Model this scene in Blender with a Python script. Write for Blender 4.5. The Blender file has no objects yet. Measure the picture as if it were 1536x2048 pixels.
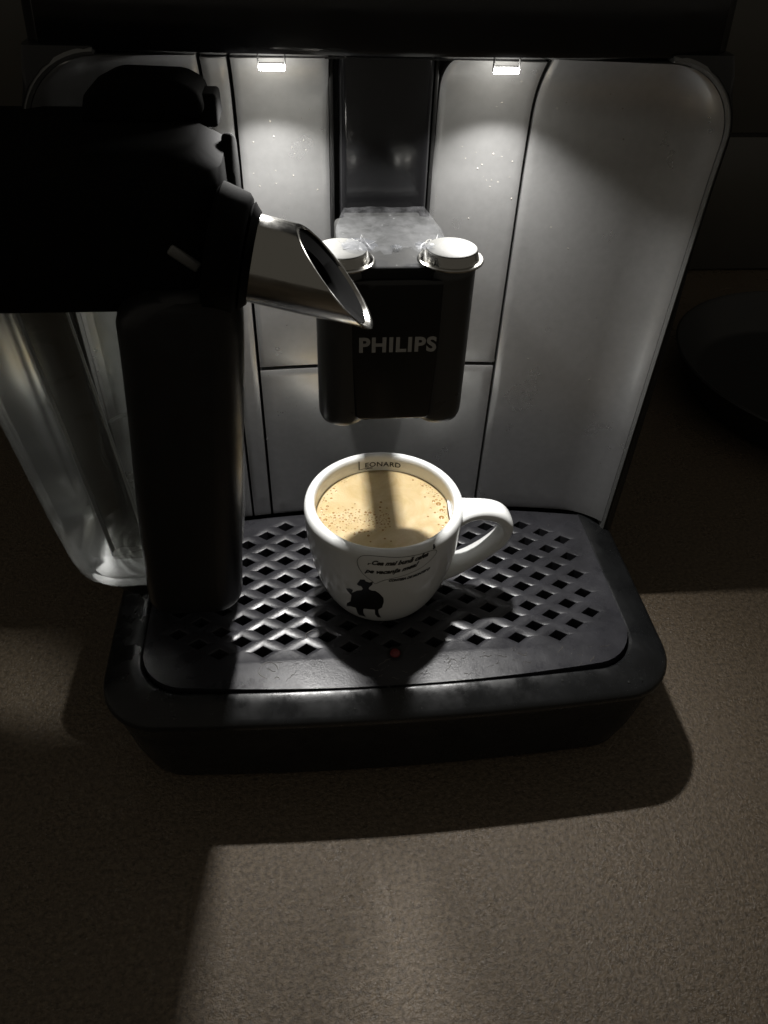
import bpy, bmesh, math, random
from mathutils import Vector, Matrix
random.seed(7)
sc = bpy.context.scene
PI = math.pi
# ------------------------------------------------------------------ camera, world, exposure
H0 = 5.8                      # drip grate stands 5.8 cm above the worktop (all builder units are cm, z=0 on the grate)
def W(p):                     # cm -> metres, worktop at z = 0
    return Vector((p[0]*.01, p[1]*.01, (p[2]+H0)*.01))
cam_d = bpy.data.cameras.new("camera"); cam = bpy.data.objects.new("camera", cam_d)
sc.collection.objects.link(cam); sc.camera = cam
R_ = (0.995083, -0.094421, 0.029923); U_ = (0.040443, 0.663097, 0.74744); F_ = (0.090416, 0.742555, -0.663655)
m = Matrix(((R_[0], U_[0], -F_[0]), (R_[1], U_[1], -F_[1]), (R_[2], U_[2], -F_[2]))).to_4x4()
m.translation = W((-3.1977, 0, 27.0)); cam.matrix_world = m
cam_d.sensor_fit = 'VERTICAL'; cam_d.sensor_height = 24; cam_d.lens = 1488.19/2048*24
cam_d.clip_start = .01; cam_d.clip_end = 30
world = bpy.data.worlds.new("World"); sc.world = world; world.use_nodes = True
bg = world.node_tree.nodes["Background"]; bg.inputs[0].default_value = (1, .92, .78, 1); bg.inputs[1].default_value = .08
LED_POWER = 150
LAMP_W = .25; LAMP_TILT = -20
sc.view_settings.view_transform = 'Standard'; sc.view_settings.look = 'None'
sc.view_settings.exposure = 0; sc.view_settings.gamma = 1
sc.render.engine = 'CYCLES'
sc.cycles.use_denoising = True
sc.cycles.sample_clamp_indirect = 3; sc.cycles.max_bounces = 10; sc.cycles.caustics_reflective = True
sc.cycles.blur_glossy = .8

# ------------------------------------------------------------------ materials
def mat(name, base=(.5, .5, .5), rough=.5, metal=0, spec=.5, var=0, vscale=40, bump=0, bscale=200, bdist=.0005,
        rvar=0, rscale=60, coat=0, sub=0, specks=0, speckscale=260, speckcol=(.5, .48, .42), trans=0, stretch=(1, 1, 1), specksize=.10):
    M = bpy.data.materials.new(name); M.use_nodes = True
    nt = M.node_tree; N = nt.nodes; L = nt.links; b = N["Principled BSDF"]
    b.inputs["Base Color"].default_value = (*base, 1); b.inputs["Roughness"].default_value = rough
    b.inputs["Metallic"].default_value = metal; b.inputs["Specular IOR Level"].default_value = spec
    b.inputs["Coat Weight"].default_value = coat; b.inputs["Coat Roughness"].default_value = .08
    if sub:
        b.inputs["Subsurface Weight"].default_value = sub; b.inputs["Subsurface Radius"].default_value = (1, .8, .5)
        b.inputs["Subsurface Scale"].default_value = .004
    tc = N.new("ShaderNodeTexCoord"); mp = N.new("ShaderNodeMapping"); L.new(tc.outputs["Object"], mp.inputs[0])
    mp.inputs["Scale"].default_value = stretch
    def noise(scale, det=4, ro=.6):
        n = N.new("ShaderNodeTexNoise"); n.inputs["Scale"].default_value = scale
        n.inputs["Detail"].default_value = det; n.inputs["Roughness"].default_value = ro
        L.new(mp.outputs[0], n.inputs["Vector"]); return n.outputs["Fac"]
    def rng(src, a, c, lo=.3, hi=.7):
        r = N.new("ShaderNodeMapRange"); L.new(src, r.inputs[0]); r.inputs[1].default_value = lo; r.inputs[2].default_value = hi
        r.inputs[3].default_value = a; r.inputs[4].default_value = c; return r.outputs[0]
    col = None
    if var:
        mx = N.new("ShaderNodeMix"); mx.data_type = 'RGBA'
        mx.inputs[6].default_value = (*[c*(1-var) for c in base], 1); mx.inputs[7].default_value = (*[min(1, c*(1+var)) for c in base], 1)
        L.new(rng(noise(vscale, 6), 0, 1), mx.inputs[0]); col = mx.outputs[2]
    if specks:
        v = N.new("ShaderNodeTexVoronoi"); v.inputs["Scale"].default_value = speckscale; L.new(mp.outputs[0], v.inputs["Vector"])
        lt = N.new("ShaderNodeMath"); lt.operation = 'LESS_THAN'; L.new(v.outputs["Distance"], lt.inputs[0])
        # only some cells carry a speck: size from the cell's own random colour
        sx = N.new("ShaderNodeSeparateColor"); L.new(v.outputs["Color"], sx.inputs[0])
        sz = N.new("ShaderNodeMapRange"); L.new(sx.outputs[0], sz.inputs[0]); sz.inputs[1].default_value = 1-specks; sz.inputs[2].default_value = 1
        sz.inputs[3].default_value = 0; sz.inputs[4].default_value = specksize; L.new(sz.outputs[0], lt.inputs[1])
        mx = N.new("ShaderNodeMix"); mx.data_type = 'RGBA'; L.new(lt.outputs[0], mx.inputs[0])
        if col: L.new(col, mx.inputs[6])
        else: mx.inputs[6].default_value = (*base, 1)
        mx.inputs[7].default_value = (*speckcol, 1); col = mx.outputs[2]
        mm = N.new("ShaderNodeMath"); mm.operation = 'MULTIPLY_ADD'; L.new(lt.outputs[0], mm.inputs[0])
        mm.inputs[1].default_value = -metal; mm.inputs[2].default_value = metal; L.new(mm.outputs[0], b.inputs["Metallic"])
    if col: L.new(col, b.inputs["Base Color"])
    if rvar: L.new(rng(noise(rscale, 5), rough-rvar, rough+rvar), b.inputs["Roughness"])
    if bump:
        bp = N.new("ShaderNodeBump"); bp.inputs["Strength"].default_value = bump; bp.inputs["Distance"].default_value = bdist
        L.new(noise(bscale, 3, .72), bp.inputs["Height"]); L.new(bp.outputs[0], b.inputs["Normal"])
    return M
def emit(name, col, s):
    M = bpy.data.materials.new(name); M.use_nodes = True; N = M.node_tree.nodes; N.clear()
    e = N.new("ShaderNodeEmission"); e.inputs[0].default_value = (*col, 1); e.inputs[1].default_value = s
    o = N.new("ShaderNodeOutputMaterial"); M.node_tree.links.new(e.outputs[0], o.inputs[0]); return M
def clear_plastic(name, tint=(.9, .92, .9), haze=.06, rough=.08, hazecol=(.75, .77, .75), fres=1.45, hazenoise=0):
    M = bpy.data.materials.new(name); M.use_nodes = True; nt = M.node_tree; N = nt.nodes; L = nt.links; N.clear()
    t = N.new("ShaderNodeBsdfTransparent"); t.inputs[0].default_value = (*tint, 1)
    g = N.new("ShaderNodeBsdfGlossy"); g.inputs["Roughness"].default_value = rough; g.inputs[0].default_value = (1, 1, 1, 1)
    d = N.new("ShaderNodeBsdfDiffuse"); d.inputs[0].default_value = (*hazecol, 1)
    fr = N.new("ShaderNodeFresnel"); fr.inputs[0].default_value = fres
    m1 = N.new("ShaderNodeMixShader"); m2 = N.new("ShaderNodeMixShader"); o = N.new("ShaderNodeOutputMaterial")
    m1.inputs[0].default_value = haze; L.new(t.outputs[0], m1.inputs[1]); L.new(d.outputs[0], m1.inputs[2])
    if hazenoise:
        tc = N.new("ShaderNodeTexCoord"); n = N.new("ShaderNodeTexNoise"); n.inputs["Scale"].default_value = 160; n.inputs["Detail"].default_value = 6
        n.inputs["Roughness"].default_value = .7
        L.new(tc.outputs["Object"], n.inputs["Vector"]); r = N.new("ShaderNodeMapRange"); r.inputs[1].default_value = .35; r.inputs[2].default_value = .75
        r.inputs[3].default_value = haze*(1-hazenoise); r.inputs[4].default_value = haze*(1+hazenoise); L.new(n.outputs["Fac"], r.inputs[0]); L.new(r.outputs[0], m1.inputs[0])
        bp = N.new("ShaderNodeBump"); bp.inputs["Strength"].default_value = .4; bp.inputs["Distance"].default_value = .0006
        L.new(n.outputs["Fac"], bp.inputs["Height"]); L.new(bp.outputs[0], g.inputs["Normal"]); L.new(bp.outputs[0], d.inputs["Normal"])
    L.new(fr.outputs[0], m2.inputs[0]); L.new(m1.outputs[0], m2.inputs[1]); L.new(g.outputs[0], m2.inputs[2]); L.new(m2.outputs[0], o.inputs[0])
    return M
M = {}
M['steel'] = mat("brushed_silver_panel", (.43, .43, .425), .31, metal=.74, var=.05, vscale=300, bump=.12, bscale=40, bdist=.0006, rvar=.05, rscale=35, specks=.10, speckscale=330, speckcol=(.28, .27, .24), specksize=.13, coat=.2)
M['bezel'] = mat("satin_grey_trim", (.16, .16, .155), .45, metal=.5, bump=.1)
M['gloss'] = mat("gloss_black_plastic", (.006, .006, .0065), .14, spec=.5, rvar=.06, rscale=80, bump=.04, bscale=60)
M['black'] = mat("satin_black_plastic", (.009, .009, .009), .36, spec=.4, rvar=.07, rscale=120, bump=.15, bscale=900, bdist=.0002)
M['spout'] = mat("spout_black_plastic", (.034, .034, .032), .33, rvar=.08, rscale=90, specks=.05, speckscale=500, bump=.1, bscale=700, bdist=.0002)
M['spoutface'] = mat("spout_face_gloss", (.008, .008, .008), .12, rvar=.04)
M['dusty'] = mat("dusty_black_plastic", (.010, .010, .0095), .6, spec=.12, var=.35, vscale=70, rvar=.1, specks=.2, speckscale=600, speckcol=(.25, .25, .24))
M['matte'] = mat('matte_black_plastic', (.004, .004, .004), .8, spec=.04, bump=.1, bscale=900, bdist=.0002)
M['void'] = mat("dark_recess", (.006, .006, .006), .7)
M['grate'] = mat("grey_black_grate_plastic", (.026, .026, .030), .32, var=.3, vscale=60, rvar=.10, rscale=90, bump=.3, bscale=900, bdist=.0002, specks=.12, speckscale=420, speckcol=(.16, .15, .14), specksize=.12)
M['tray'] = mat("tray_rim_plastic", (.010, .0105, .011), .3, spec=.4, var=.3, vscale=50, rvar=.19, rscale=75, bump=.12, bscale=300, bdist=.0003, specks=.12, speckscale=420, speckcol=(.1, .1, .1))
M['chrome'] = mat("chrome", (.46, .45, .42), .2, metal=1, rvar=.06, rscale=200, bump=.05, bscale=300)
M['cap'] = mat("satin_silver_cap", (.075, .075, .07), .6, spec=.2, rvar=.05, bump=.1, bscale=400)
M['pipein'] = mat("spout_bore_metal", (.02, .02, .02), .5, metal=0)
M['porcelain'] = mat("white_porcelain", (.77, .78, .765), .13, spec=.5, coat=.3)
M['ink'] = mat("black_print", (.012, .012, .012), .3)
M['inkgrey'] = mat("grey_print", (.10, .10, .09), .4)
M['logo'] = mat("silver_print", (.36, .35, .33), .45)
M['red'] = mat("red_plastic", (.16, .02, .02), .35)
M['jug'] = clear_plastic("clear_jug_plastic", (.95, .96, .95), .022, .22, (.75, .77, .75), 1.36)
M['jugband'] = clear_plastic('refraction_band_tint', (.66, .66, .64), .02, .3, (.1, .1, .1), 1.3)  # tint of the strip that imitates refraction inside the jug
M['film'] = clear_plastic("scuffed_clear_film", (.93, .94, .95), .02, .6, (.5, .5, .52), 1.03, hazenoise=.9)
M['filmshred'] = clear_plastic("crumpled_clear_film", (.8, .81, .84), .035, .3, (.5, .52, .58), 1.08, hazenoise=.5)
M['drop'] = clear_plastic("water", (.95, .95, .95), .02, .02)
M['splash'] = mat('dried_milk_splash', (.30, .285, .25), .4)
M['residue'] = mat('dried_coffee_residue', (.11, .10, .085), .35)
M['led'] = emit("led_light", (1, .97, .90), LED_POWER)
M['lampframe'] = mat("lamp_frame_plastic", (.05, .05, .05), .4)
M['counter'] = mat("stone_brown_laminate", (.128, .098, .066), .30, var=.5, vscale=480, bump=.75, bscale=760, bdist=.0010, rvar=.09, rscale=25, specks=.5, speckscale=600, speckcol=(.19, .155, .12), specksize=.30)
M['tile'] = mat("grey_glazed_tile", (.085, .08, .068), .3, var=.1, vscale=12, bump=.08, bscale=30)
M['grout'] = mat("dark_grout", (.06, .055, .05), .9)
M['pan'] = mat("black_enamel", (.018, .018, .017), .45)
# coffee crema
def crema():
    m_ = mat("coffee_crema", (.60, .40, .17), .35); nt = m_.node_tree; N = nt.nodes; L = nt.links; b = N["Principled BSDF"]
    tc = N.new("ShaderNodeTexCoord")
    n = N.new("ShaderNodeTexNoise"); n.inputs["Scale"].default_value = 60; n.inputs["Detail"].default_value = 8; n.inputs["Roughness"].default_value = .62; n.inputs["Distortion"].default_value = 1.6
    L.new(tc.outputs["Object"], n.inputs["Vector"])
    r = N.new("ShaderNodeValToRGB"); e = r.color_ramp.elements
    e[0].position = .30; e[0].color = (.44, .32, .145, 1); e[1].position = .68; e[1].color = (.60, .485, .29, 1)
    L.new(n.outputs["Fac"], r.inputs[0])
    n2 = N.new("ShaderNodeTexVoronoi"); n2.inputs["Scale"].default_value = 1100; L.new(tc.outputs["Object"], n2.inputs["Vector"])
    bp = N.new("ShaderNodeBump"); bp.inputs["Strength"].default_value = .12; bp.inputs["Distance"].default_value = .0003
    L.new(n2.outputs["Distance"], bp.inputs["Height"]); L.new(bp.outputs[0], b.inputs["Normal"])
    L.new(r.outputs[0], b.inputs["Base Color"])
    b.inputs["Subsurface Weight"].default_value = .3; b.inputs["Subsurface Radius"].default_value = (1, .6, .3); b.inputs["Subsurface Scale"].default_value = .003
    return m_
M['crema'] = crema()
M['bubble'] = mat("coffee_bubble", (.30, .18, .06), .12, coat=.5)
M['bubblerim'] = mat("pale_foam", (.74, .58, .34), .3)

# ------------------------------------------------------------------ builders
def thing(name, loc, label, cat, group=None):
    o = bpy.data.objects.new(name, None); sc.collection.objects.link(o); o.location = W(loc); o.empty_display_size = .02
    o['label'] = label; o['category'] = cat
    if group: o['group'] = group
    o['_o'] = [float(c) for c in loc]
    return o
ORG = {}
def origin(o):
    return ORG.get(o.name, (0, 0, 0))
def finish(name, bm, m_, parent=None, smooth=True, sharp=35, org=None, label=None):
    """link a bmesh (cm, scene axes) as one mesh object under parent"""
    if org is None:
        org = tuple(parent['_o']) if (parent is not None and '_o' in parent) else (0, 0, -H0)
    bmesh.ops.remove_doubles(bm, verts=bm.verts, dist=1e-5)
    bmesh.ops.recalc_face_normals(bm, faces=bm.faces)
    for v in bm.verts:
        v.co = Vector(((v.co.x-org[0])*.01, (v.co.y-org[1])*.01, (v.co.z-org[2])*.01))
    me = bpy.data.meshes.new(name); bm.to_mesh(me); bm.free()
    me.materials.append(m_)
    if smooth:
        me.polygons.foreach_set('use_smooth', [True]*len(me.polygons))
        me.set_sharp_from_angle(angle=math.radians(sharp))
    o = bpy.data.objects.new(name, me); sc.collection.objects.link(o)
    if parent is not None:
        o.parent = parent; o['_o'] = list(org)
    else:
        o.location = W(org); o['_o'] = list(org)
    if label: o['label'] = label
    return o
def strip_helpers():
    for o in bpy.data.objects:
        if '_o' in o: del o['_o']
def bevel_all(bm, w, seg=2, ang=30):
    es = [e for e in bm.edges if len(e.link_faces) == 2 and e.calc_face_angle(0) > math.radians(ang)]
    if es: bmesh.ops.bevel(bm, geom=es, offset=w, segments=seg, affect='EDGES', profile=.5)
def box(bm, a, b, bev=0, seg=2):
    t = bmesh.new(); bmesh.ops.create_cube(t, size=1)
    for v in t.verts:
        v.co = Vector([(a[i]+b[i])/2+v.co[i]*abs(b[i]-a[i]) for i in range(3)])
    if bev: bevel_all(t, bev, seg)
    merge(bm, t)
def merge(bm, t):
    me = bpy.data.meshes.new("t"); t.to_mesh(me); t.free(); bm.from_mesh(me); bpy.data.meshes.remove(me)
def prism(bm, poly, axis, a, b, bev=0, seg=2, ang=30):
    """extrude 2D polygon along axis from a to b; axis z: (x,y); y: (x,z); x: (y,z)"""
    t = bmesh.new()
    def P(p, h):
        return {'z': (p[0], p[1], h), 'y': (p[0], h, p[1]), 'x': (h, p[0], p[1])}[axis]
    n = len(poly); A = [t.verts.new(P(p, a)) for p in poly]; B = [t.verts.new(P(p, b)) for p in poly]
    t.faces.new(A); t.faces.new(B[::-1])
    for i in range(n): t.faces.new((A[i], B[i], B[(i+1) % n], A[(i+1) % n]))
    bmesh.ops.recalc_face_normals(t, faces=t.faces)
    if bev: bevel_all(t, bev, seg, ang)
    bmesh.ops.triangulate(t, faces=[f for f in t.faces if len(f.verts) > 4])
    merge(bm, t)
def loft(bm, rings, cap0=True, cap1=True, closed=True):
    vs = [[bm.verts.new(p) for p in r] for r in rings]; n = len(rings[0])
    for a, b in zip(vs, vs[1:]):
        for i in range(n if closed else n-1):
            bm.faces.new((a[i], a[(i+1) % n], b[(i+1) % n], b[i]))
    if cap0: bm.faces.new(vs[0][::-1])
    if cap1: bm.faces.new(vs[-1])
    return vs
def lathe(bm, prof, cx, cy, n=96, cap0=False, cap1=False):
    loft(bm, [[(cx+r*math.cos(2*PI*k/n), cy+r*math.sin(2*PI*k/n), z) for k in range(n)] for r, z in prof], cap0, cap1)
def smooth_prof(pts, sub=6):
    out = []
    for i in range(len(pts)-1):
        p0 = pts[max(i-1, 0)]; p1 = pts[i]; p2 = pts[i+1]; p3 = pts[min(i+2, len(pts)-1)]
        for k in range(sub):
            t = k/sub
            out.append(tuple(.5*((2*p1[j])+(-p0[j]+p2[j])*t+(2*p0[j]-5*p1[j]+4*p2[j]-p3[j])*t*t+(-p0[j]+3*p1[j]-3*p2[j]+p3[j])*t**3) for j in range(len(p1))))
    out.append(tuple(pts[-1])); return out
def rrect(x0, x1, y0, y1, r, n=6):
    out = []
    for cx, cy, a0 in ((x1-r, y0+r, -90), (x1-r, y1-r, 0), (x0+r, y1-r, 90), (x0+r, y0+r, 180)):
        for k in range(n+1):
            a = math.radians(a0+90*k/n); out.append((cx+r*math.cos(a), cy+r*math.sin(a)))
    return out
def sweep(bm, path, sect, up=Vector((0, 1, 0)), caps=True):
    """sweep a 2D section along a path; section x axis = side, y axis = 'up' made normal to path"""
    rings = []; P = [Vector(p) for p in path]
    for i, p in enumerate(P):
        t = (P[min(i+1, len(P)-1)]-P[max(i-1, 0)]).normalized()
        u = (up-t*up.dot(t)).normalized(); s = t.cross(u)
        se = sect(i/(len(P)-1)) if callable(sect) else sect
        rings.append([p+s*a+u*b for a, b in se])
    loft(bm, rings, caps, caps)
def tube(bm, path, r, n=8, closed=False):
    P = [Vector(p) for p in path]; rings = []
    for i, p in enumerate(P):
        a = P[(i+1) % len(P)] if closed else P[min(i+1, len(P)-1)]; b = P[i-1] if closed else P[max(i-1, 0)]
        t = (a-b).normalized(); h = Vector((0, 0, 1)) if abs(t.z) < .9 else Vector((1, 0, 0))
        u = (h-t*h.dot(t)).normalized(); s = t.cross(u); rr = r(i/(len(P)-1)) if callable(r) else r
        rings.append([p+(s*math.cos(2*PI*k/n)+u*math.sin(2*PI*k/n))*rr for k in range(n)])
    if closed: rings.append(rings[0])
    loft(bm, rings, not closed, not closed)
def text_bm(body, size, shear=0, offset=0, space=1, extr=0):
    cu = bpy.data.curves.new("txt", 'FONT'); cu.body = body; cu.size = size; cu.shear = shear; cu.offset = offset
    cu.space_character = space; cu.extrude = extr; cu.resolution_u = 4
    o = bpy.data.objects.new("txt", cu); sc.collection.objects.link(o)
    bpy.context.view_layer.update(); dg = bpy.context.evaluated_depsgraph_get()
    me = bpy.data.meshes.new_from_object(o.evaluated_get(dg)); bm = bmesh.new(); bm.from_mesh(me)
    bpy.data.objects.remove(o); bpy.data.curves.remove(cu); bpy.data.meshes.remove(me)
    xs = [v.co.x for v in bm.verts]; x0, x1 = min(xs), max(xs)
    for v in bm.verts: v.co.x -= x0
    return bm, x1-x0
def dice(bm, maxlen):
    bmesh.ops.triangulate(bm, faces=bm.faces)
    for _ in range(4):
        es = [e for e in bm.edges if e.calc_length() > maxlen]
        if not es: break
        bmesh.ops.subdivide_edges(bm, edges=es, cuts=1); bmesh.ops.triangulate(bm, faces=bm.faces)

# ================================================================== SETTING
bm = bmesh.new(); box(bm, (-160, -60, -H0-4), (160, 110, -H0))
o = finish("worktop", bm, M['counter'], org=(0, 0, -H0)); o['kind'] = 'structure'
WY = 74
bm = bmesh.new(); box(bm, (-160, WY, -H0), (160, WY+6, 80))
wall = finish("wall", bm, M['grout'], org=(0, WY, -H0)); wall['kind'] = 'structure'
# glazed wall tiles, each laid by itself on the wall where the photo can see it
tz = [-H0+.2, 7.90, 27.73, 47.73]; tiles = None
for x in (-62, 21.5, 61.5):
    for k in range(3):
        z0, z1 = tz[k], tz[k+1]-.35
        if tiles is None or k == 0 and x == -60:
            pass
        bm = bmesh.new(); jx = random.uniform(-.04, .04); jy = random.uniform(-.04, .04)
        box(bm, (x+jx, WY-.45+jy, z0), (x+39.65+jx, WY+.1, z1), .12, 2)
        finish("tile", bm, M['tile'], wall, org=(0, WY, -H0))
# black round pan standing on the worktop behind the machine's right side
pan = thing("round_pan", (39, 48.5, -H0), "black round pan on the worktop in the shadow right of the coffee machine", "pan")
bm = bmesh.new(); lathe(bm, [(0.01, -5.7), (10.2, -5.7), (11.2, -5.3), (12.6, -2.7), (12.85, -2.35), (12.7, -2.25), (12.4, -2.4), (10.8, -5.0), (10.2, -5.3), (0.01, -5.35)], 39, 48.5, 72)
finish("pan_body", bm, M['pan'], pan)
bm = bmesh.new(); sweep(bm, smooth_prof([(50.5, 52, -3.2), (55, 53.5, -2.4), (62, 56, -1.6), (70, 58.5, -1.5)], 5), rrect(-.9, .9, -.5, .5, .4, 3), up=Vector((0, 0, 1)))
finish("handle", bm, M['black'], pan)

# ================================================================== COFFEE MACHINE
cm = thing("coffee_machine", (0, 45, -H0), "black coffee machine with silver front panels and two lit lamps above the cup", "coffee machine")
def HW(z): return 12.2+.006*z          # half width of the silver front
ZT = 21.75; RC = 2.5
def ysurf(x, z):
    """front surface of the silver panels: shallow dish that turns forward at its outer edge and top"""
    ax = abs(x); w = HW(z)
    if ax > w-RC and z > ZT-RC:
        d = RC-math.hypot(ax-(w-RC), z-(ZT-RC))
    else:
        d = min(w-ax, ZT-z)
    d = max(d, 0)
    y = 30.5-.0080*x*x
    if z > 17.8: y -= .05*(z-17.8)
    t = max(0, min(1, 1-d/2.1)); y -= .78*t*t*(.6+.4*t)
    return y
def xmax(z):
    w = HW(z)
    if z > ZT-RC: return w-RC+math.sqrt(max(0, RC*RC-(z-(ZT-RC))**2))
    return w
def panel(name, fx0, fx1, z0, z1, label=None, nx=24, nz=48, thick=.45):
    bm = bmesh.new(); g = []
    zs = [z0+(z1-z0)*(1-math.cos(PI*.5*k/nz)) if False else z0+(z1-z0)*k/nz for k in range(nz+1)]
    if z1 > ZT-RC:      # denser rows near the curved top
        zs = [z0+(z1-z0)*(1-(1-k/nz)**1.7) for k in range(nz+1)]
    for z in zs:
        x0, x1 = fx0(z), fx1(z)
        row = []
        for k in range(nx+1):
            u = k/nx; x = x0+(x1-x0)*u
            # tiny edge rounding
            e = min(abs(x-x0), abs(x-x1), z-z0, z1-z); y = ysurf(x, z)+(.05 if e < 1e-6 else 0)
            row.append(bm.verts.new((x, y, z)))
        g.append(row)
    for a, b in zip(g, g[1:]):
        for i in range(nx): bm.faces.new((a[i], a[i+1], b[i+1], b[i]))
    ed = [e for e in bm.edges if len(e.link_faces) == 1]
    r = bmesh.ops.extrude_edge_only(bm, edges=ed)
    for v in r['geom']:
        if isinstance(v, bmesh.types.BMVert): v.co.y += thick
    return finish(name, bm, M['steel'], cm, sharp=50, label=label)
ZTI = ZT-.01
panel("front_panel", lambda z: -5.50, lambda z: -2.15+0*z, 9.12, ZTI-.12)
panel("front_panel", lambda z: 1.92-.08*min(1, max(0, (19-z)/4)) + (.5*(1-math.sqrt(max(0, 1-((z-20.6)/1.05)**2))) if z > 20.6 else 0), lambda z: 5.42+.0*z+.12*max(0, (z-19.5)/2)**2, 9.12, ZTI-.12)
panel("drawer_front", lambda z: -5.50, lambda z: 5.42, .12, 8.92, label="wide silver drawer front behind the coffee cup", nx=40)
panel("side_panel", lambda z: 5.56+.16*max(0, (z-19.5)/2)**2, lambda z: xmax(z), .12, ZTI-.0, label="tall silver side panel on the right with rounded top corner", nx=40, nz=70)
panel("side_panel", lambda z: -6.5, lambda z: -5.64, .12, ZTI-.1, label="narrow silver strip beside the milk jug", nx=6)
panel("side_panel", lambda z: -xmax(z), lambda z: -6.62, .12, ZTI-.0, label="silver side panel on the left behind the milk jug", nx=40, nz=70)
# dark cavity behind the panels and in the slots
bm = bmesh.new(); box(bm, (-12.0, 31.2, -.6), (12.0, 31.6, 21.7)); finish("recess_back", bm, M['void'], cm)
# trim around the silver front
def outline(off, n=14):
    pts = []
    for k in range(13):
        z = -.4+(ZT-RC+.4)*k/12; pts.append((HW(z)+off, z))
    w = HW(ZT)
    for k in range(1, n+1):
        a = PI/2*k/n; pts.append((w-RC+(RC+off)*math.cos(a), ZT-RC+(RC+off)*math.sin(a)))
    return pts
def rim_y(x, z): return 30.5-.0080*x*x-.05*max(0, z-17.8)-.79
for s in (1, -1):
    bm = bmesh.new(); i_ = outline(.02); o_ = outline(.24)
    rings = []
    for (xi, zi), (xo, zo) in zip(i_, o_):
        y = rim_y(xi, min(zi, ZT)); rings.append([(s*xi, y+.02, zi), (s*(xi*.5+xo*.5), y-.08, (zi+zo)/2), (s*xo, y, zo), (s*xo, y+1.6, zo), (s*xi, y+1.6, zi)])
    loft(bm, rings); finish("panel_trim", bm, M['bezel'], cm)
bm = bmesh.new(); prism(bm, [(27.9-.0, ZT+.0), (29.4, ZT+.0), (29.4, ZT+.12), (27.9, ZT+.12)], 'x', -9.9, 9.9)
# body shell: front frame, sides, back
def BW(z):
    P = [(-6, 12.9), (10, 12.85), (15, 12.68), (19, 12.5), (21, 12.25), (22.1, 12.08), (24.5, 11.9), (31, 11.5)]
    for a, b in zip(P, P[1:]):
        if z <= b[0]: return a[1]+(b[1]-a[1])*(z-a[0])/(b[0]-a[0])
    return 11.5
bm = bmesh.new()
inner = outline(.25); outer = [(BW(z), z) for z in (-5.3, 0, 5, 10, 15, 20, 22.02)]
for s in (1, -1):
    t = bmesh.new()
    # border between outline and silhouette, built as a strip
    N_ = 40; rings = []
    for k in range(N_+1):
        u = k/N_
        z = -.4+u*(22.02+.4)
        # find inner x at that z
        if z <= ZT-RC: xi = HW(z)+.24
        else:
            d = z-(ZT-RC); rr = RC+.24; xi = HW(ZT)-RC+math.sqrt(max(0, rr*rr-d*d)) if d < rr else HW(ZT)-RC
        xo = BW(z); y = rim_y(min(xi, 12.8), z)-.02
        rings.append([(s*xi, y, z), (s*max(xi+.01, xo-.2), y, z), (s*max(xi+.02, xo-.06), y+.10, z), (s*xo, y+.4, z), (s*xo, 33, z), (s*xi, 33, z)])
    loft(bm, rings)
box(bm, (-12.2, 32, -5.3), (12.2, 62, 22.0), .5)
box(bm, (-12.6, 31.0, -5.5), (12.6, 34, -.7), .1)
finish("body", bm, M['black'], cm)
# upper housing with control panel
def housing():
    bm = bmesh.new(); rings = []
    prof = [(28.55, 21.83), (28.32, 21.92), (28.22, 22.15), (28.22, 24.5), (28.5, 28.2), (29.0, 30.5), (29.6, 31.3), (60, 31.3)]
    xs = [-12.9, -12.75, -12.3, -11, -6, 0, 6, 11, 12.3, 12.75, 12.9]
    for x in xs:
        e = max(0, abs(x)-12.1)/.8; back = .95*(1-math.sqrt(max(0, 1-e*e)))
        bow = .0045*x*x
        rings.append([(x*BW(z)/12.9, y+back+bow if y < 50 else y, z) for y, z in prof]+[(x*.97, 60, 21.83)])
    loft(bm, rings); return bm
finish("housing", housing(), M['gloss'], cm)
bm = bmesh.new(); box(bm, (-9.5, 28.02, 25.2), (9.5, 28.3, 28.0), .1); finish("control_panel", bm, M['spoutface'], cm)
# ceiling of the niche behind the housing edge
bm = bmesh.new(); box(bm, (-2.3, 29.0, 21.70), (2.1, 31.2, 21.81)); finish("niche_ceiling", bm, M['void'], cm)
# centre track with sliding column
bm = bmesh.new(); prism(bm, rrect(-1.78, 1.62, 29.75, 31.2, .28, 5), 'z', 8.0, 22.03); finish("slide_column", bm, M['gloss'], cm)
for x0, x1 in ((-2.12, -1.98), (1.70, 1.84)):
    bm = bmesh.new(); box(bm, (x0, 30.15, 9.0), (x1, 31.2, 21.7), .03); finish("track_rail", bm, M['black'], cm)

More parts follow.
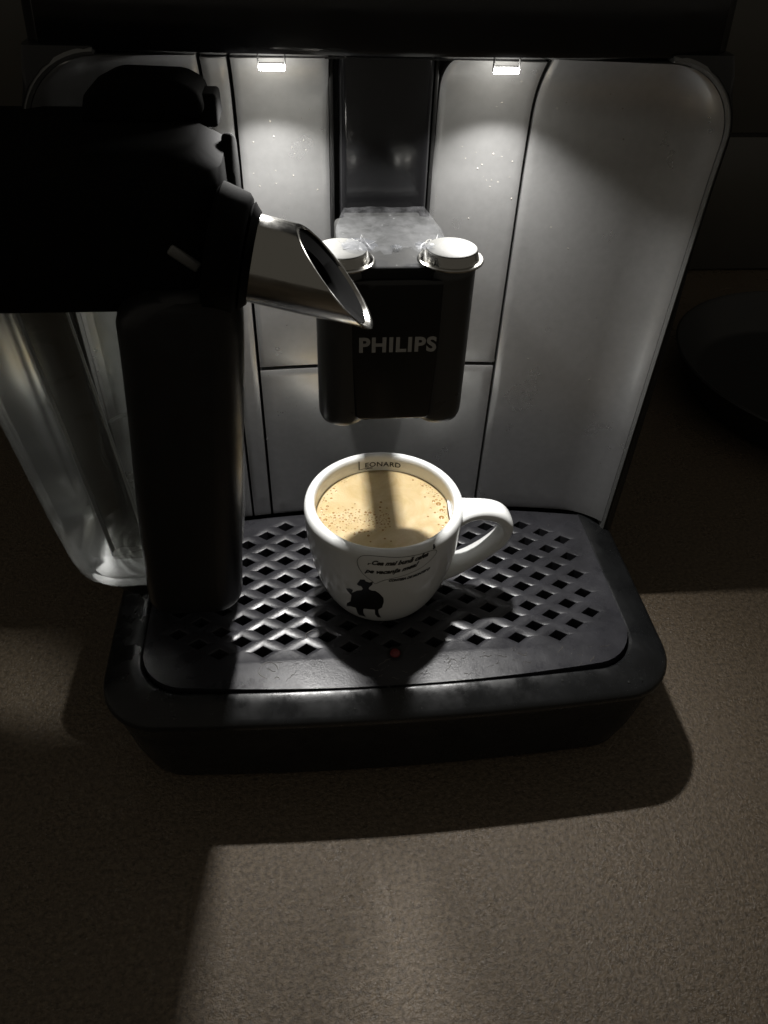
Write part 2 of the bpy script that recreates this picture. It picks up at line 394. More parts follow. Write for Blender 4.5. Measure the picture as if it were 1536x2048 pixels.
# coffee spout (hangs on the column)
SX, SY = -.15, 24.5
sp_org = (0, 27, 16.6)
bm = bmesh.new()
plan = [(-1.75, 23.82), (1.75, 23.82), (1.95, 25.2), (1.95, 28.35), (1.45, 28.6), (-1.45, 28.6), (-1.95, 28.35), (-1.95, 25.2)]
prism(bm, [(SX+x, y) for x, y in plan], 'z', 10.95, 16.62, .16, 3)
box(bm, (SX-1.5, 28.3, 11.2), (SX+1.5, 30.0, 16.3), .08)
spout = finish("coffee_spout", bm, M['dusty'], cm, label="black coffee outlet with two silver caps on top and a worn clear film")
S_ = [spout]
for s in (-1, 1):
    bm = bmesh.new(); cx = SX+s*1.85; r = .93
    prof = [(.01, 10.32), (.45, 10.28), (.70, 10.30), (.85, 10.42), (r-.01, 10.62), (r, 10.9), (r, 16.2), (r, 16.42), (r-.1, 16.56), (.3, 16.6), (.01, 16.6)]
    lathe(bm, prof, cx, SY, 56); finish("nozzle_column", bm, M['spout'], spout, sharp=50)
    bm = bmesh.new(); lathe(bm, [(.01, 10.1), (.26, 10.1), (.26, 10.4), (.01, 10.4)], cx*.55, SY+.2, 20); finish("nozzle", bm, M['black'], spout)
    # silver cap
    cx2 = SX+s*1.88; cy2 = 24.42
    bm = bmesh.new()
    lathe(bm, [(.5, 16.58), (1.06, 16.60), (1.12, 16.63), (1.13, 16.68), (1.09, 16.71), (1.02, 16.70), (.97, 16.71), (.90, 16.98), (.87, 17.02), (.5, 17.03)], cx2, cy2, 72)
    c = finish("cap_ring", bm, M['chrome'], spout, sharp=40)
    bm = bmesh.new(); lathe(bm, [(.875, 17.0), (.865, 17.05), (.83, 17.07), (.4, 17.085), (.01, 17.09)], cx2, cy2, 72)
    finish("cap_top", bm, M['cap'], spout)
# gloss front plate with lettering
bm = bmesh.new()
prism(bm, [(SX-1.42, 10.80), (SX-1.3, 10.66), (SX+1.3, 10.66), (SX+1.42, 10.80), (SX+1.78, 16.1), (SX+1.66, 16.25), (SX-1.66, 16.25), (SX-1.78, 16.1)], 'y', 23.62, 23.9, .08, 3)
plate = finish("face_plate", bm, M['spoutface'], spout)
bm, w = text_bm("PHILIPS", .68, offset=.026, space=1.12)
k = 2.78/w
for v in bm.verts:
    x, z = v.co.x*k, v.co.y*k; v.co = Vector((-1.45+x, 23.607, 13.60+z))
finish("lettering", bm, M['logo'], spout, smooth=False)
# clear film over the top of the spout, torn at both ends
bm = bmesh.new(); rows = []
for j in range(17):
    v_ = j/16; y = 25.15+v_*3.75; row = []
    hw0 = 1.95 if v_ < .45 else 1.95-.42*((v_-.45)/.55)**1.6
    for i in range(33):
        u = i/32*2-1; x = SX+u*hw0; jag = (.25*math.sin(9*u)+.18*math.sin(23*u+1)+.12*math.sin(41*u))*(1-v_)**3
        z = 16.66+.02*math.sin(5*u+3*v_)+.008*math.sin(17*u+8*v_)+.16*max(0, v_-.7)/.3
        if abs(x-SX) > .8 and y < 25.5: z += .42*min(1, (abs(x-SX)-.8)/.3)*(1-max(0, y-25.2)/.5)*1
        row.append(bm.verts.new((x, y+jag, z)))
    rows.append(row)
for a, b in zip(rows, rows[1:]):
    for i in range(32): bm.faces.new((a[i], a[i+1], b[i+1], b[i]))
finish("clear_film", bm, M['film'], spout, sharp=80)
for cx, cy, r_, sd in ((SX-1.25, 24.5, .62, 3), (SX+.95, 24.35, .36, 5), (SX+.1, 25.3, .2, 9)):
    rnd = random.Random(sd); bm = bmesh.new(); n = 22
    c0 = bm.verts.new((cx, cy, 17.15)); rg = [[], []]
    for k in range(n):
        a = 2*PI*k/n
        for q, f_ in enumerate((.55, 1)):
            rr = r_*f_*(1+rnd.uniform(-.16, .16)*f_); rg[q].append(bm.verts.new((cx+rr*math.cos(a), cy+rr*math.sin(a)*.8, (17.13 if cx != SX+.1 else 16.72)+rnd.uniform(-.02, .05)*f_)))
    if cx == SX+.1: c0.co.z = 16.75
    for k in range(n):
        bm.faces.new((c0, rg[0][k], rg[0][(k+1) % n])); bm.faces.new((rg[0][k], rg[1][k], rg[1][(k+1) % n], rg[0][(k+1) % n]))
    finish("film_scrap", bm, M['filmshred'], spout, smooth=False)

# two lit lamps under the front edge of the housing, each a small pod with a half-round lens
for s, x in ((-1, -4.08), (1, 3.90)):
    yc, zc, rl = 28.62, 21.55, .15
    bm = bmesh.new()
    box(bm, (x-.47, yc-.06, zc-.08), (x-.425, yc+.10, 21.85), .01); box(bm, (x+.425, yc-.06, zc-.08), (x+.47, yc+.10, 21.85), .01); box(bm, (x-.44, yc-.02, zc+.03), (x+.44, yc+.14, zc+.07), .01)
    lf = finish("lamp", bm, M['lampframe'], cm, label="small lit lamp above the %s silver panel" % ("left" if s < 0 else "right"))
    bm = bmesh.new()
    loft(bm, [[(x-.42+.84*k/2, yc+rl*math.cos(a), zc+.02-rl*abs(math.sin(a))*1.1) for a in [PI*q/8 for q in range(9)]] for k in range(3)], False, False, False)
    finish("lamp_lens", bm, M['led'], lf, smooth=True)
    # the diode inside: wide beam aimed straight down the panel
    ld = bpy.data.lights.new("lamp_light", 'AREA'); ld.shape = 'RECTANGLE'; ld.size = .010; ld.size_y = .005; ld.energy = LAMP_W; ld.color = (1, .98, .955); ld.spread = math.radians(122)
    lo = bpy.data.objects.new("lamp_light", ld); sc.collection.objects.link(lo); lo.location = W((x, yc, zc-.17)); lo.rotation_euler = (math.radians(LAMP_TILT), 0, 0)

# dried splashes on the silver front
rnd = random.Random(21); bm = bmesh.new()
for _ in range(95):
    if rnd.random() < .6: x = rnd.choice((-1, 1))*rnd.uniform(2.4, 5.3); z = rnd.gauss(18.2, 1.6)
    else: x = rnd.uniform(-5, 12); z = rnd.uniform(.8, 19)
    if not (.5 < z < 21) or abs(x+.1) < 2.3 and z > 9: continue
    r = rnd.choice((.010, .012, .014, .018, .026)); y = ysurf(x, z); n = 8
    fr = [(r*(1+rnd.uniform(-.3, .3)), 0), (r*.7, -r*.35), (.001, -r*.5)]
    sq = rnd.uniform(.7, 1.6); loft(bm, [[(x+q*math.cos(2*PI*k/n), y-.004+h, z+q*sq*math.sin(2*PI*k/n)) for k in range(n)] for q, h in fr], True, True)
o = finish("dried_splashes", bm, M['splash'], cm); o['kind'] = 'stuff'

# ================================================================== DRIP TRAY
tray = thing("drip_tray", (0, 24, -H0), "black drip tray with diamond-hole grate under the coffee cup", "drip tray")
def tray_ring(ins, z, n=10):
    w = 12.85-ins*1.28; y0 = 17.55+ins; r = max(.5, 2.5-ins*.45); out = []
    def bow(x): return .0035*x*x
    out.append((w, 31.0, z))
    for k in range(1, 7): out.append((w+.12*(1-k/6)*0, 31-(31-y0-r-bow(w))*k/7, z))
    for k in range(n+1):
        a = -PI/2*k/n; x = w-r+r*math.cos(a); out.append((x, y0+r+r*math.sin(a)+bow(x), z))
    for k in range(1, 24):
        x = (w-r)*(1-2*k/24); out.append((x, y0+bow(x), z))
    for k in range(n+1):
        a = -PI/2-PI/2*k/n; x = -(w-r)+r*math.cos(a); out.append((x, y0+r+r*math.sin(a)+bow(x), z))
    for k in range(1, 7): out.append((-w, y0+r+bow(w)+(31-y0-r-bow(w))*k/7, z))
    out.append((-w, 31.0, z)); return out
bm = bmesh.new()
prof = [(.90, -5.78), (.70, -5.6), (.46, -4.2), (.26, -2.2), (.18, -1.3), (.03, -.95), (0, -.75), (.03, -.58), (.12, -.44), (.25, -.36), (.8, -.14), (1.18, -.03), (1.28, -.03), (1.36, -.10), (1.38, -.35), (1.6, -2.2)]
loft(bm, [tray_ring(a, b) for a, b in prof], True, True)
finish("tray_body", bm, M['tray'], tray, sharp=28)
# grate plate with diamond holes
DX, DY = .97322, .63221; GY0 = 29.42
cells = set()
for i in range(0, 21):
    d = abs(i-10)
    lo, hi = {10: (3, 11), 9: (2, 12), 8: (1, 13), 7: (2, 12), 6: (1, 13)}.get(d, (0 if d % 2 else 1, 12 if d % 2 else 13))
    if d <= 5:
        lo = 0 if d % 2 == 1 else 1; hi = 12 if d % 2 == 1 else 13
    for j in range(lo, hi+1):
        if (d+j) % 2 == 1: cells.add((i-10, j))
def gy(x): return 18.93+.0062*x*x
def gb(x): return 30.5-.0085*x*x-.12
GW = 11.13; gr = 1.85
ol = []
for k in range(9):
    a = -PI/2+PI/2*k/8; x = GW-gr+gr*math.cos(a); ol.append((x, gy(x)+gr+gr*math.sin(a)))
ol += [(GW, 24), (GW, 27), (GW, gb(GW))]
for k in range(1, 20):
    x = GW*(1-2*k/20); ol.append((x, gb(x)))
ol += [(-GW, gb(GW)), (-GW, 27), (-GW, 24)]
for k in range(9):
    a = PI+PI/2*k/8; x = -(GW-gr)+gr*math.cos(a); ol.append((x, gy(x)+gr+gr*math.sin(a)))
for k in range(1, 20):
    x = -(GW-gr)*(1-2*k/20); ol.append((x, gy(x)))
OW, OH, IW, IH = DX*.90, DY*.90, DX*.46, DY*.50
cu = bpy.data.curves.new("g", 'CURVE'); cu.dimensions = '2D'; cu.fill_mode = 'BOTH'
def spl(pts):
    s = cu.splines.new('POLY'); s.points.add(len(pts)-1); s.use_cyclic_u = True
    for p, q in zip(s.points, pts): p.co = (q[0], q[1], 0, 1)
spl(ol)
def dia(i, j, a, b, r=.0):
    cx, cy = i*DX, GY0-j*DY
    return [(cx+a, cy), (cx, cy+b), (cx-a, cy), (cx, cy-b)]
for i, j in cells: spl(dia(i, j, OW, OH))
go = bpy.data.objects.new("g", cu); sc.collection.objects.link(go); bpy.context.view_layer.update()
me = bpy.data.meshes.new_from_object(go.evaluated_get(bpy.context.evaluated_depsgraph_get()))
bm = bmesh.new(); bm.from_mesh(me); bpy.data.objects.remove(go); bpy.data.curves.remove(cu); bpy.data.meshes.remove(me)
for v in bm.verts: v.co.z = 0
bmesh.ops.remove_doubles(bm, verts=bm.verts, dist=1e-4)
ed = [e for e in bm.edges if len(e.link_faces) == 1 and all(min((abs(v.co.x-p[0])+abs(v.co.y-p[1])) for p in ol) < .01 for v in e.verts)]
r = bmesh.ops.extrude_edge_only(bm, edges=ed)
for v in r['geom']:
    if isinstance(v, bmesh.types.BMVert): v.co.z -= .45; v.co.x *= 1.002
for i, j in cells:
    rg = [[(x, y, z) for x, y in dia(i, j, a, b)] for a, b, z in ((OW, OH, 0), (IW+.03, IH+.02, -.075), (IW, IH, -.095), (IW-.02, IH-.015, -.75))]
    loft(bm, rg, False, False)
rs = bmesh.new(); rnd = random.Random(5)
def blotch(cx, cy, r0, z=.004, th=.012, gap=.25):
    n = 40; ph = rnd.uniform(0, 6)
    P = [(cx+r0*(1+.08*math.sin(3*a+ph))*math.cos(a), cy+r0*(1+.06*math.sin(2*a+ph))*math.sin(a), z) for a in [2*PI*k/n for k in range(int(n*(1-gap)))]]
    tube(rs, P, lambda t: th*(.5+.8*abs(math.sin(9*t+ph))), 5)
blotch(-5.55, 20.1, .42); blotch(-5.2, 19.6, .12, gap=.5); blotch(2.6, 19.9, .2, gap=.5); blotch(-3.6, 21.9, .3, gap=.4)
for _ in range(46):
    x = rnd.uniform(-6, 9.5); y = rnd.uniform(19.3, 20.5); l = rnd.uniform(.05, .5); a = rnd.uniform(-.5, .9); w = rnd.uniform(.006, .014)
    tube(rs, [(x+l*t*math.cos(a), y+l*t*math.sin(a)+.03*math.sin(7*t), .003) for t in (0, .33, .66, 1)], w, 4)
rso = finish("coffee_residue", rs, M['residue'], tray); rso['kind'] = 'stuff'
grate = finish("grate", bm, M['grate'], tray, sharp=25)
bm = bmesh.new(); box(bm, (-10.9, 20.4, -2.6), (10.9, 29.0, -2.5)); finish("tray_floor", bm, M['void'], tray)
bm = bmesh.new(); lathe(bm, [(.24, -.05), (.24, .05), (.2, .11), (.1, .15), (.01, .16)], .07, 20.62, 24); finish("level_float", bm, M['red'], tray, label="small red water-level float at the front of the grate")
bm = bmesh.new(); lathe(bm, [(.34, -.0), (.36, .03), (.27, .04), (.25, -.0)], .07, 20.62, 24); finish("float_collar", bm, M['tray'], tray)

# ================================================================== COFFEE CUP
CX, CY = -.2, 24.75
cup = thing("coffee_cup", (CX, CY, 0), "white porcelain espresso cup of crema coffee standing on the grate", "cup")
OUTP = smooth_prof([(2.05, .03), (2.28, .10), (2.62, .55), (2.98, 1.4), (3.24, 2.4), (3.42, 3.5), (3.51, 4.5), (3.545, 5.15), (3.53, 5.42), (3.46, 5.6), (3.34, 5.7), (3.2, 5.72)], 5)
INP = smooth_prof([(3.2, 5.72), (3.1, 5.66), (3.04, 5.5), (3.02, 5.2), (2.98, 4.5), (2.8, 3.2), (2.3, 1.4), (1.4, .7), (.02, .6)], 5)
def rout(z):
    for a, b in zip(OUTP, OUTP[1:]):
        if a[1] <= z <= b[1]: return a[0]+(b[0]-a[0])*(z-a[1])/max(1e-6, b[1]-a[1])
    return 3.5
def rin(z):
    for a, b in zip(INP, INP[1:]):
        if b[1] <= z <= a[1]: return b[0]+(a[0]-b[0])*(z-b[1])/max(1e-6, a[1]-b[1])
    return 3.0
bm = bmesh.new(); lathe(bm, [(.02, .12), (1.75, .12), (1.85, .03)]+OUTP+INP[1:], CX, CY, 128)
finish("cup_body", bm, M['porcelain'], cup, sharp=60)
# ear handle
bm = bmesh.new()
path = smooth_prof([(3.05, 4.75), (3.7, 5.02), (4.5, 5.08), (5.22, 4.85), (5.6, 4.25), (5.48, 3.5), (4.95, 2.80), (4.3, 2.2), (3.65, 1.72), (2.8, 1.3)], 7)
ang = math.radians(-4)
def hsec(t):
    w = .57+.36*math.exp(-((t-.0)/.12)**2)+.12*math.exp(-((t-1)/.12)**2); th = .255+.14*math.exp(-(t/.09)**2)+.10*math.exp(-((t-.28)/.15)**2)+.04/(1+math.exp(-(t-.42)/.05))+.16*math.exp(-((1-t)/.16)**2)
    return [(th*math.cos(a)*(abs(math.cos(a))**-.15 if abs(math.cos(a)) > .01 else 1), w*math.sin(a)*(abs(math.sin(a))**-.25 if abs(math.sin(a)) > .01 else 1)) for a in [2*PI*k/28 for k in range(28)]]
sweep(bm, [(CX+x*math.cos(ang), CY+x*math.sin(ang), z) for x, z in path], hsec)
finish("cup_handle", bm, M['porcelain'], cup, sharp=60)
# print on the cup: everything laid on the curved wall at (angle, height)
def on_cup(a, z, off=.012):
    r = rout(z)+off; a = math.radians(a); return Vector((CX+r*math.sin(a), CY-r*math.cos(a), z))
def wrap_text(body, size, a0, a1, z0, z1, sag=0, name="lettering", height=None, m_='ink', **kw):
    bm, w = text_bm(body, size, **kw); dice(bm, .12)
    for v in bm.verts:
        u = v.co.x/w; v.co = on_cup(a0+(a1-a0)*u, z0+(z1-z0)*u-sag*4*u*(1-u)+v.co.y)
    return finish(name, bm, M[m_], cup, smooth=False)
wrap_text("\u201eCea mai bun\u0103 cafea", .34, -16.5, 26, 5.12, 5.22, .06, shear=.45, offset=.016)
wrap_text("pe vacan\u021ba mea!", .34, -18.5, 19, 4.58, 4.84, .10, shear=.45, offset=.016)
wrap_text("CONTESA DE MONTERO", .20, -1.5, 29, 4.06, 4.26, .05, shear=.3, offset=.014)
wrap_text("&", .26, 29.6, 32.2, 5.44, 5.45, 0, shear=.2, offset=.01)
def cup_line(pts, w):
    P = smooth_prof(pts, 6); bm = bmesh.new(); prev = None
    for i, p in enumerate(P):
        q = P[min(i+1, len(P)-1)]; o_ = P[max(i-1, 0)]; dx = (q[0]-o_[0])*.061; dz = q[1]-o_[1]; l = math.hypot(dx, dz) or 1
        nx, nz = -dz/l*w/.061, dx/l*w
        a = bm.verts.new(on_cup(p[0]+nx, p[1]+nz)); b = bm.verts.new(on_cup(p[0]-nx, p[1]-nz))
        if prev: bm.faces.new((prev[0], a, b, prev[1]))
        prev = (a, b)
    return bm
finish("speech_bubble", cup_line([(-11.2, 3.88), (-13.5, 4.08), (-17.5, 4.3), (-21.5, 4.65), (-23.4, 5.12), (-21.5, 5.42), (-17, 5.54), (-8, 5.56), (6, 5.50), (18, 5.46), (28, 5.42), (32, 5.33), (32.8, 5.15), (29, 4.9), (21, 4.6), (9, 4.38), (-2, 4.22), (-7, 4.06), (-10.9, 3.88)], .011), M['inkgrey'], cup, smooth=False)
SIL = [(-24.1, 3.65), (-22.0, 3.93), (-21.6, 4.01), (-18.3, 4.07), (-17.3, 3.96), (-14.7, 3.93), (-12.5, 4.02), (-12.8, 3.81), (-15.1, 3.6), (-15.5, 3.46), (-13.2, 3.38), (-10.5, 3.38), (-7.8, 3.22), (-4.6, 2.9), (-4.1, 2.56), (-5.2, 2.06), (-8.2, 1.86), (-7.7, 1.44), (-5.4, 1.0), (-8.2, .98), (-10.7, 1.32), (-10.9, 1.84), (-19.2, 1.78), (-20.7, 1.71), (-21.4, 1.25), (-19.8, .85), (-26.5, .86), (-27.3, 1.05), (-27.3, 1.64), (-32.4, 1.58), (-37.5, 1.35), (-35.3, 1.77), (-31.3, 2.07), (-29.4, 2.65), (-32.2, 2.87), (-33.3, 3.04), (-30.2, 3.15), (-27.6, 3.1), (-29.1, 2.83), (-24.3, 3.16), (-20.7, 3.28), (-19.6, 3.41), (-20.8, 3.56), (-23.2, 3.57)]
bm = bmesh.new(); f = bm.faces.new([bm.verts.new((a*.061, z, 0)) for a, z in SIL]); bmesh.ops.triangulate(bm, faces=[f]); dice(bm, .25)
for v in bm.verts: v.co = on_cup(v.co.x/.061, v.co.y, .014)
finish("figure_print", bm, M['ink'], cup, smooth=False, label="black printed silhouette of a stout figure in a hat")
# name inside the rim
def inner(s, z, off=.015):     # s: cm along the far inner wall, positive to the right
    r = rin(z)-off; a = s/3.05; return Vector((CX+r*math.sin(a), CY+r*math.cos(a), z))
def in_text(body, size, s0, z0, width, **kw):
    bm, w = text_bm(body, size, **kw); dice(bm, .12)
    for v in bm.verts: v.co = inner(s0+v.co.x*width/w, z0+v.co.y)
    return bm
B = in_text("EONARD", .36, -.62, 5.13, 1.72, offset=.006, space=1.08)
finish("lettering", B, M['ink'], cup, smooth=False)
bm = bmesh.new()
for pts in ([(-.93, 5.53), (-.93, 5.04), ], [(-.93, 5.05), (-.25, 5.08)]):
    P = [(pts[0][0]+(pts[1][0]-pts[0][0])*k/8, pts[0][1]+(pts[1][1]-pts[0][1])*k/8) for k in range(9)]; prev = None; v_ = abs(pts[0][0]-pts[1][0]) < .01
    for p in P:
        w = .024 if v_ else .014
        a = bm.verts.new(inner(p[0]-(w if v_ else 0), p[1]-(0 if v_ else w))); b = bm.verts.new(inner(p[0]+(w if v_ else 0), p[1]+(0 if v_ else w)))
        if prev: bm.faces.new((prev[0], a, b, prev[1]))
        prev = (a, b)
for s0 in (-.42,):             # small arc mark under the name
    prev = None
    for k in range(11):
        t = k/10; s = s0-.18+.36*t; z = 4.985+.05*math.sin(PI*t); a = bm.verts.new(inner(s, z)); b = bm.verts.new(inner(s, z+.03*math.sin(PI*t)+.012))
        if prev: bm.faces.new((prev[0], a, b, prev[1]))
        prev = (a, b)
finish("lettering", bm, M['ink'], cup, smooth=False, label="tall first letter and small arc of the name inside the rim")

# ================================================================== COFFEE
CZ = 4.86; RCF = rin(CZ)+.03
cof = thing("coffee", (CX, CY, CZ), "golden coffee crema with bubbles filling the white cup", "coffee")
bm = bmesh.new(); lathe(bm, [(.01, 4.1), (rin(4.1)-.03, 4.1), (RCF-.02, CZ-.05), (RCF, CZ+.035), (RCF-.06, CZ+.012), (RCF-.2, CZ), (RCF*.5, CZ), (.01, CZ)], CX, CY, 96)
finish("crema", bm, M['crema'], cof)
bmb = bmesh.new(); lathe(bmb, [(1, 0), (.93, .22), (.7, .45), (.36, .58), (.01, .62)], 0, 0, 14)
for v in bmb.verts: v.co *= 1
bme = bpy.data.meshes.new("bubble")
bmesh.ops.recalc_face_normals(bmb, faces=bmb.faces)
for v in bmb.verts: v.co *= .01
bmb.to_mesh(bme); bmb.free(); bme.materials.append(M['bubble']); bme.polygons.foreach_set('use_smooth', [True]*len(bme.polygons))
rb = bmesh.new(); n1, n2 = 16, 5
loft(rb, [[((1+.2*math.cos(2*PI*b/n2))*math.cos(2*PI*a/n1)*.01, (1+.2*math.cos(2*PI*b/n2))*math.sin(2*PI*a/n1)*.01, .2*math.sin(2*PI*b/n2)*.01) for b in range(n2)] for a in list(range(n1))+[0]], False, False)
bmesh.ops.remove_doubles(rb, verts=rb.verts, dist=1e-7); rme = bpy.data.meshes.new("bubble_rim"); rb.to_mesh(rme); rb.free(); rme.materials.append(M['bubblerim'])
rme.polygons.foreach_set('use_smooth', [True]*len(rme.polygons))
rnd = random.Random(4); pts = []
def addb(x, y, r):
    if math.hypot(x, y)+r > RCF-.1: return
    for a, b, c in pts:
        if math.hypot(a-x, b-y) < (r+c)*1.15: return
    pts.append((x, y, r))
# larger ones placed as seen: right edge cluster and left edge cluster (cm from the cup's axis)
for x, y, r in ((2.55, .42, .135), (2.62, -.02, .11), (2.55, -.5, .13), (2.42, .95, .075), (2.2, 1.2, .05), (2.3, -.15, .06), (2.75, .75, .05), (-2.5, .55, .085), (-2.62, -.35, .105), (-2.68, .0, .06), (-2.25, .1, .07), (-1.3, -.3, .07), (-1.55, -.15, .06), (-.62, .0, .09), (-1.1, -.45, .055), (-.9, -.55, .05), (2.7, -.85, .07), (2.35, -.95, .05), (2.5, 1.45, .05)):
    addb(x, y, r)
for x, y, r in ((2.35, .62, .085), (2.0, .95, .06), (2.78, .2, .07), (2.42, -.32, .085), (2.15, .15, .06), (1.95, -.4, .055), (2.0, 1.75, .07), (1.6, 2.2, .06), (-2.3, 1.1, .07), (-2.05, 1.6, .06), (-2.75, .35, .07), (-2.2, -.25, .08), (-1.85, -.5, .065), (-1.7, .25, .06), (-2.45, -.75, .075), (-2.0, -.9, .06), (2.6, 1.15, .06)):
    addb(x, y, r)
for _ in range(2500):
    if len(pts) > 280: break
    k = rnd.random()
    if k < .62: x = rnd.uniform(-2.8, .2); y = -.45+rnd.gauss(0, .42)-.25*(x+1.2)*.2
    elif k < .85: a = rnd.uniform(-1.0, .75); x = 2.95*math.cos(a)-abs(rnd.gauss(0, .22)); y = 2.95*math.sin(a)
    else: a = rnd.uniform(2.0, 4.2); x = 2.95*math.cos(a)+abs(rnd.gauss(0, .2)); y = 2.95*math.sin(a)
    addb(x, y, rnd.choice((.026, .03, .036, .045, .055, .07)))
for x, y, r in pts:
    o = bpy.data.objects.new("bubble", bme); sc.collection.objects.link(o); o.parent = cof; o.location = (x*.01, y*.01, -.00005); o.scale = (r, r, r*.55)
    if r > .044:
        q = bpy.data.objects.new("bubble_rim", rme); sc.collection.objects.link(q); q.parent = o

# ================================================================== MILK JUG
jug = thing("milk_container", (-9.7, 25.5, 2.5), "clear milk jug with black frame, black handle and steel milk spout", "milk jug")
def jring(x0, x1, y0, y1, r, z, n=7): return [(x, y, z) for x, y in rrect(x0, x1, y0, y1, r, n)]
bm = bmesh.new()
J = [(-13.0, -7.3, 23.6, 28.2, 1.4, 2.55), (-13.5, -6.95, 23.1, 28.6, 1.7, 2.62), (-13.9, -6.65, 22.85, 28.75, 1.9, 3.05), (-14.1, -6.5, 22.75, 28.8, 2.0, 3.8), (-14.35, -6.35, 22.65, 28.8, 2.0, 6), (-14.75, -6.05, 22.45, 28.85, 2.0, 11), (-15.1, -5.75, 22.25, 28.9, 2.0, 16.6)]
Ji = [(a+.2, b-.2, c+.2, d-.2, r-.15, z+(.25 if k < 3 else 0)) for k, (a, b, c, d, r, z) in enumerate(J)]
loft(bm, [jring(*j) for j in J], True, False); loft(bm, [jring(*j) for j in Ji], True, False)
finish("jug_body", bm, M['jug'], jug, sharp=40)
bm = bmesh.new()
for rr, zz in ((1.75, 3.1), (1.35, 3.05), (.8, 3.02)):
    tube(bm, [(-10.6+rr*math.cos(2*PI*k/40), 25.6+rr*math.sin(2*PI*k/40), zz+.35*0) for k in range(40)], .07, 6, closed=True)
finish("base_rings", bm, M['jug'], jug)
bm = bmesh.new(); tube(bm, [(-11.2+1.75*math.cos(2*PI*k/40), 28.45, 6.0+2.0*math.sin(2*PI*k/40)) for k in range(40)], .09, 6, closed=True)
finish("moulded_ring", bm, M['jug'], jug)
bm = bmesh.new(); loft(bm, [jring(-12.3, -7.4, 23.4, 28.0, 1.2, 1.75), jring(-12.6, -7.1, 23.2, 28.3, 1.4, 2.1), jring(-12.6, -7.1, 23.2, 28.3, 1.4, 2.54)]); finish("under_jug_dark", bm, M['black'], jug)  # added black block imitating the dark tray and shadow under the jug
# tinted strip imitating the dark refraction band in the jug's front
bm = bmesh.new(); loft(bm, [jring(-12.7+.17*(6-k)*0+.14*k, -11.1+.14*k, 23.0, 23.7, .3, 16.4-k*2.0, 4) for k in range(7)]); finish("refraction_band", bm, M['jugband'], jug)
# black frame: deep in front, only a thin bridge towards the machine
bm = bmesh.new()
loft(bm, [jring(-15.25, -5.75, 22.0, 27.4, 1.3, 16.1), jring(-15.4, -5.62, 21.8, 27.5, 1.4, 16.3), jring(-15.4, -5.55, 21.7, 27.5, 1.4, 17.6), jring(-15.3, -5.5, 21.9, 27.5, 1.4, 19.2), jring(-15.1, -5.6, 22.6, 27.5, 1.3, 19.9), jring(-13.6, -6.4, 23.6, 27.3, 1.0, 20.3)])
box(bm, (-14.0, 25.0, 19.3), (-6.3, 28.9, 20.25), .2)
finish("jug_frame", bm, M['matte'], jug, sharp=45)
bm = bmesh.new(); prism(bm, [(-10.2, 20.2), (-6.9, 20.2), (-6.2, 20.6), (-6.35, 21.15), (-6.9, 21.45), (-9.0, 21.5), (-9.9, 21.1)], 'y', 26.6, 29.0, .22, 3, 10); finish("docking_block", bm, M['matte'], jug)
bm = bmesh.new(); prism(bm, [(24.2, 17.0), (26.4, 17.0), (26.6, 19.0), (26.3, 20.0), (25.6, 20.3), (24.4, 19.4)], 'x', -5.7, -5.28, .15, 3); finish("latch", bm, M['matte'], jug)
bm = bmesh.new(); prism(bm, [(26.8, 20.1), (28.8, 20.1), (28.4, 21.0), (27.2, 21.0)], 'x', -6.6, -5.85, .12, 3); finish("latch", bm, M['matte'], jug)
# small grey pill added to imitate a highlight on the frame
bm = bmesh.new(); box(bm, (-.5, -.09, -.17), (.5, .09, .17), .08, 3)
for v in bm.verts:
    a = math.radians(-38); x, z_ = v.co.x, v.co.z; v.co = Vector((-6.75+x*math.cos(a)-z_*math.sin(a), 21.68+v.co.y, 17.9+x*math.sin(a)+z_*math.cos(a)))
finish("highlight_pill", bm, M['bezel'], jug)
# handle
bm = bmesh.new()
pth = smooth_prof([(-7.18, 22.0, 16.9), (-7.2, 22.0, 15.6), (-7.45, 22.0, 12.8), (-7.78, 22.0, 9.8), (-8.1, 22.05, 6.8), (-8.35, 22.15, 4.2), (-8.45, 22.25, 3.0), (-8.48, 22.32, 2.55)], 5)
def hs(t):
    k = 1 if t < .9 else max(.55, math.sqrt(max(0, 1-((t-.9)/.115)**2)))
    w = 1.98*k; d = 1.25*k; r = .85*k
    return [(y, x) for x, y in rrect(-d, d, -w, w, r, 7)]
rings = []
P = [Vector(p) for p in pth]
for i, p in enumerate(P):
    t = i/(len(P)-1); k = 1 if t < .80 else max(.45, math.sqrt(max(0, 1-((t-.80)/.225)**2)))
    sh = 0.0 if t > .13 else 1.1*(1-t/.13)**2
    rings.append([(p.x+a, p.y+b, p.z) for a, b in rrect(-1.95*k+sh, 1.95*k, -1.2*k, 1.15*k, 1.0*k, 7)])
loft(bm, rings); finish("jug_handle", bm, M['black'], jug, sharp=50)
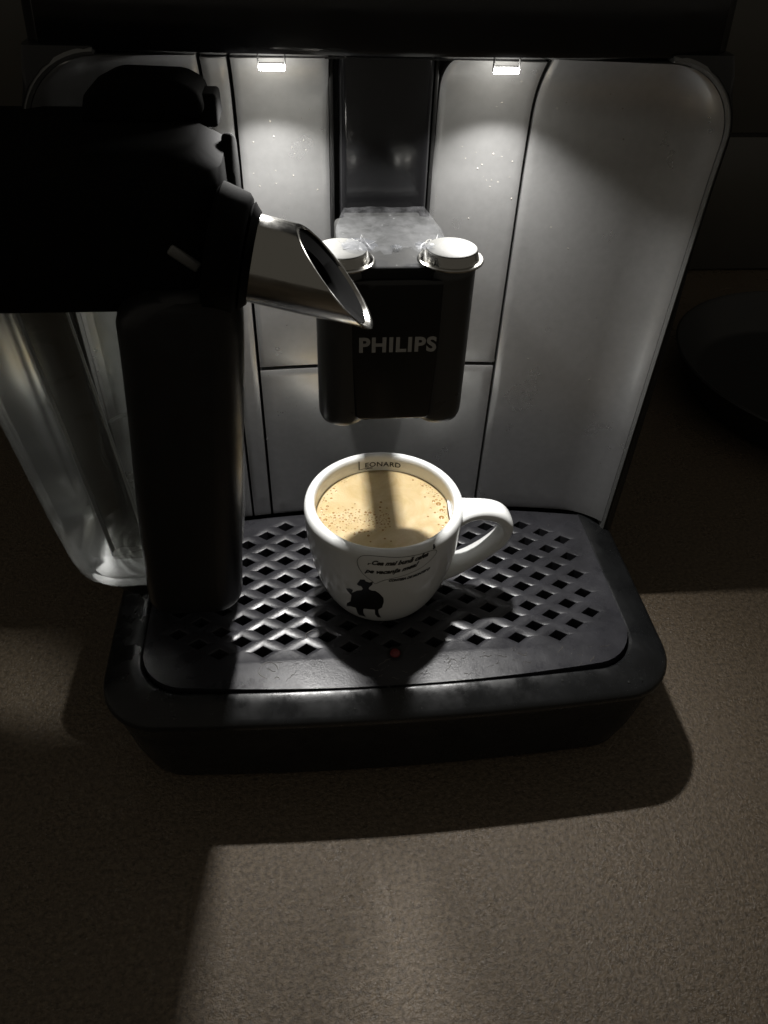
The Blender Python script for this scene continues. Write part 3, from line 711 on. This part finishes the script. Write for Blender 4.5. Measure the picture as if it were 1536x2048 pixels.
# round collar and steel spout
ax = Vector((.972, -.075, -.222)).normalized(); st = Vector((-5.75, 22.35, 17.85))
u = Vector((0, 0, 1)); u = (u-ax*u.dot(ax)).normalized(); s_ = ax.cross(u)
def cyl(bm, r0, r1, t0, t1, n=48, **k):
    loft(bm, [[st+ax*t+(s_*math.cos(2*PI*q/n)+u*math.sin(2*PI*q/n))*r for q in range(n)] for r, t in ((r0*.9, t0), (r0, t0+.12), (r1, t1-.12), (r1*.92, t1))], True, True)
bm = bmesh.new(); cyl(bm, 1.95, 1.8, -.3, .72); cyl(bm, 1.6, 1.5, .68, 1.0); finish("spout_collar", bm, M['matte'], jug, sharp=40)
bm = bmesh.new()
ptop = Vector((-3.50, 22.1, 18.72)); ptip = Vector((-1.22, 21.95, 15.62)); along = (ptip-ptop).normalized()
vw = Vector((-1.9, -22, 11)).normalized(); e1 = along.cross(vw).normalized()
if e1.x < 0: e1 = -e1
e2 = (vw-along*vw.dot(along)).normalized(); nrm = (e1*.955+e2*.30).normalized()
def cut(p, back=0): return ((ptop-nrm*back)-p).dot(nrm)/ax.dot(nrm)
rad = 1.30; n = 72
def ring_at(r, t=None, back=0):
    out = []
    for q in range(n):
        e = s_*math.cos(2*PI*q/n)+u*math.sin(2*PI*q/n); p0 = st+e*r
        out.append(p0+ax*(t if t is not None else cut(p0, back)))
    return out
loft(bm, [ring_at(rad, .9), ring_at(rad, back=.03), ring_at(rad-.03), ring_at(rad-.09), ring_at(rad-.12, back=.03), ring_at(rad-.12, 1.3)], False, False)
spt = finish("milk_spout", bm, M['chrome'], jug, sharp=40)
bm = bmesh.new(); loft(bm, [ring_at(rad-.125, back=.12), ring_at(rad-.17, back=.10), ring_at(.62, back=.30), ring_at(.58, back=.36), ring_at(.50, 1.4)], False, True); finish("spout_liner", bm, M['matte'], spt)
bm = bmesh.new(); loft(bm, [ring_at(.95, back=.22), ring_at(.5, back=.9), ring_at(.1, back=1.0)], False, True); finish("spout_bore", bm, M['void'], spt)

# ================================================================== small water drops on the tray
def drops(name, spots, label):
    bm = bmesh.new()
    for x, y, z, r in spots:
        lathe(bm, [(r, z), (r*.92, z+r*.3), (r*.6, z+r*.55), (.002, z+r*.65)], x, y, 14)
    o = finish(name, bm, M['drop'], None, org=(0, 20, 0)); o['label'] = label; o['category'] = 'water'; o['kind'] = 'stuff'
sp = []
rnd = random.Random(11)
for x, y, r in ((-9.6, 18.75, .10), (-9.5, 18.5, .07), (-9.45, 18.2, .09), (7.3, 18.7, .07), (7.6, 18.6, .05), (10.3, 18.5, .07), (10.9, 18.6, .06), (-1.9, 18.05, .05), (-.4, 18.9, .05)):
    ins = max(0, y-(17.55+.0035*x*x)); z = -.36+min(.33, (ins-.25)*.36); sp.append((x, y, z, r))
for _ in range(26):
    x = rnd.uniform(-5, 11); y = rnd.uniform(19.5, 20.4); sp.append((x, y, .0, rnd.uniform(.015, .035)))
drops("water_drops", sp, "scattered small water drops on the tray's front rim and grate")
strip_helpers()
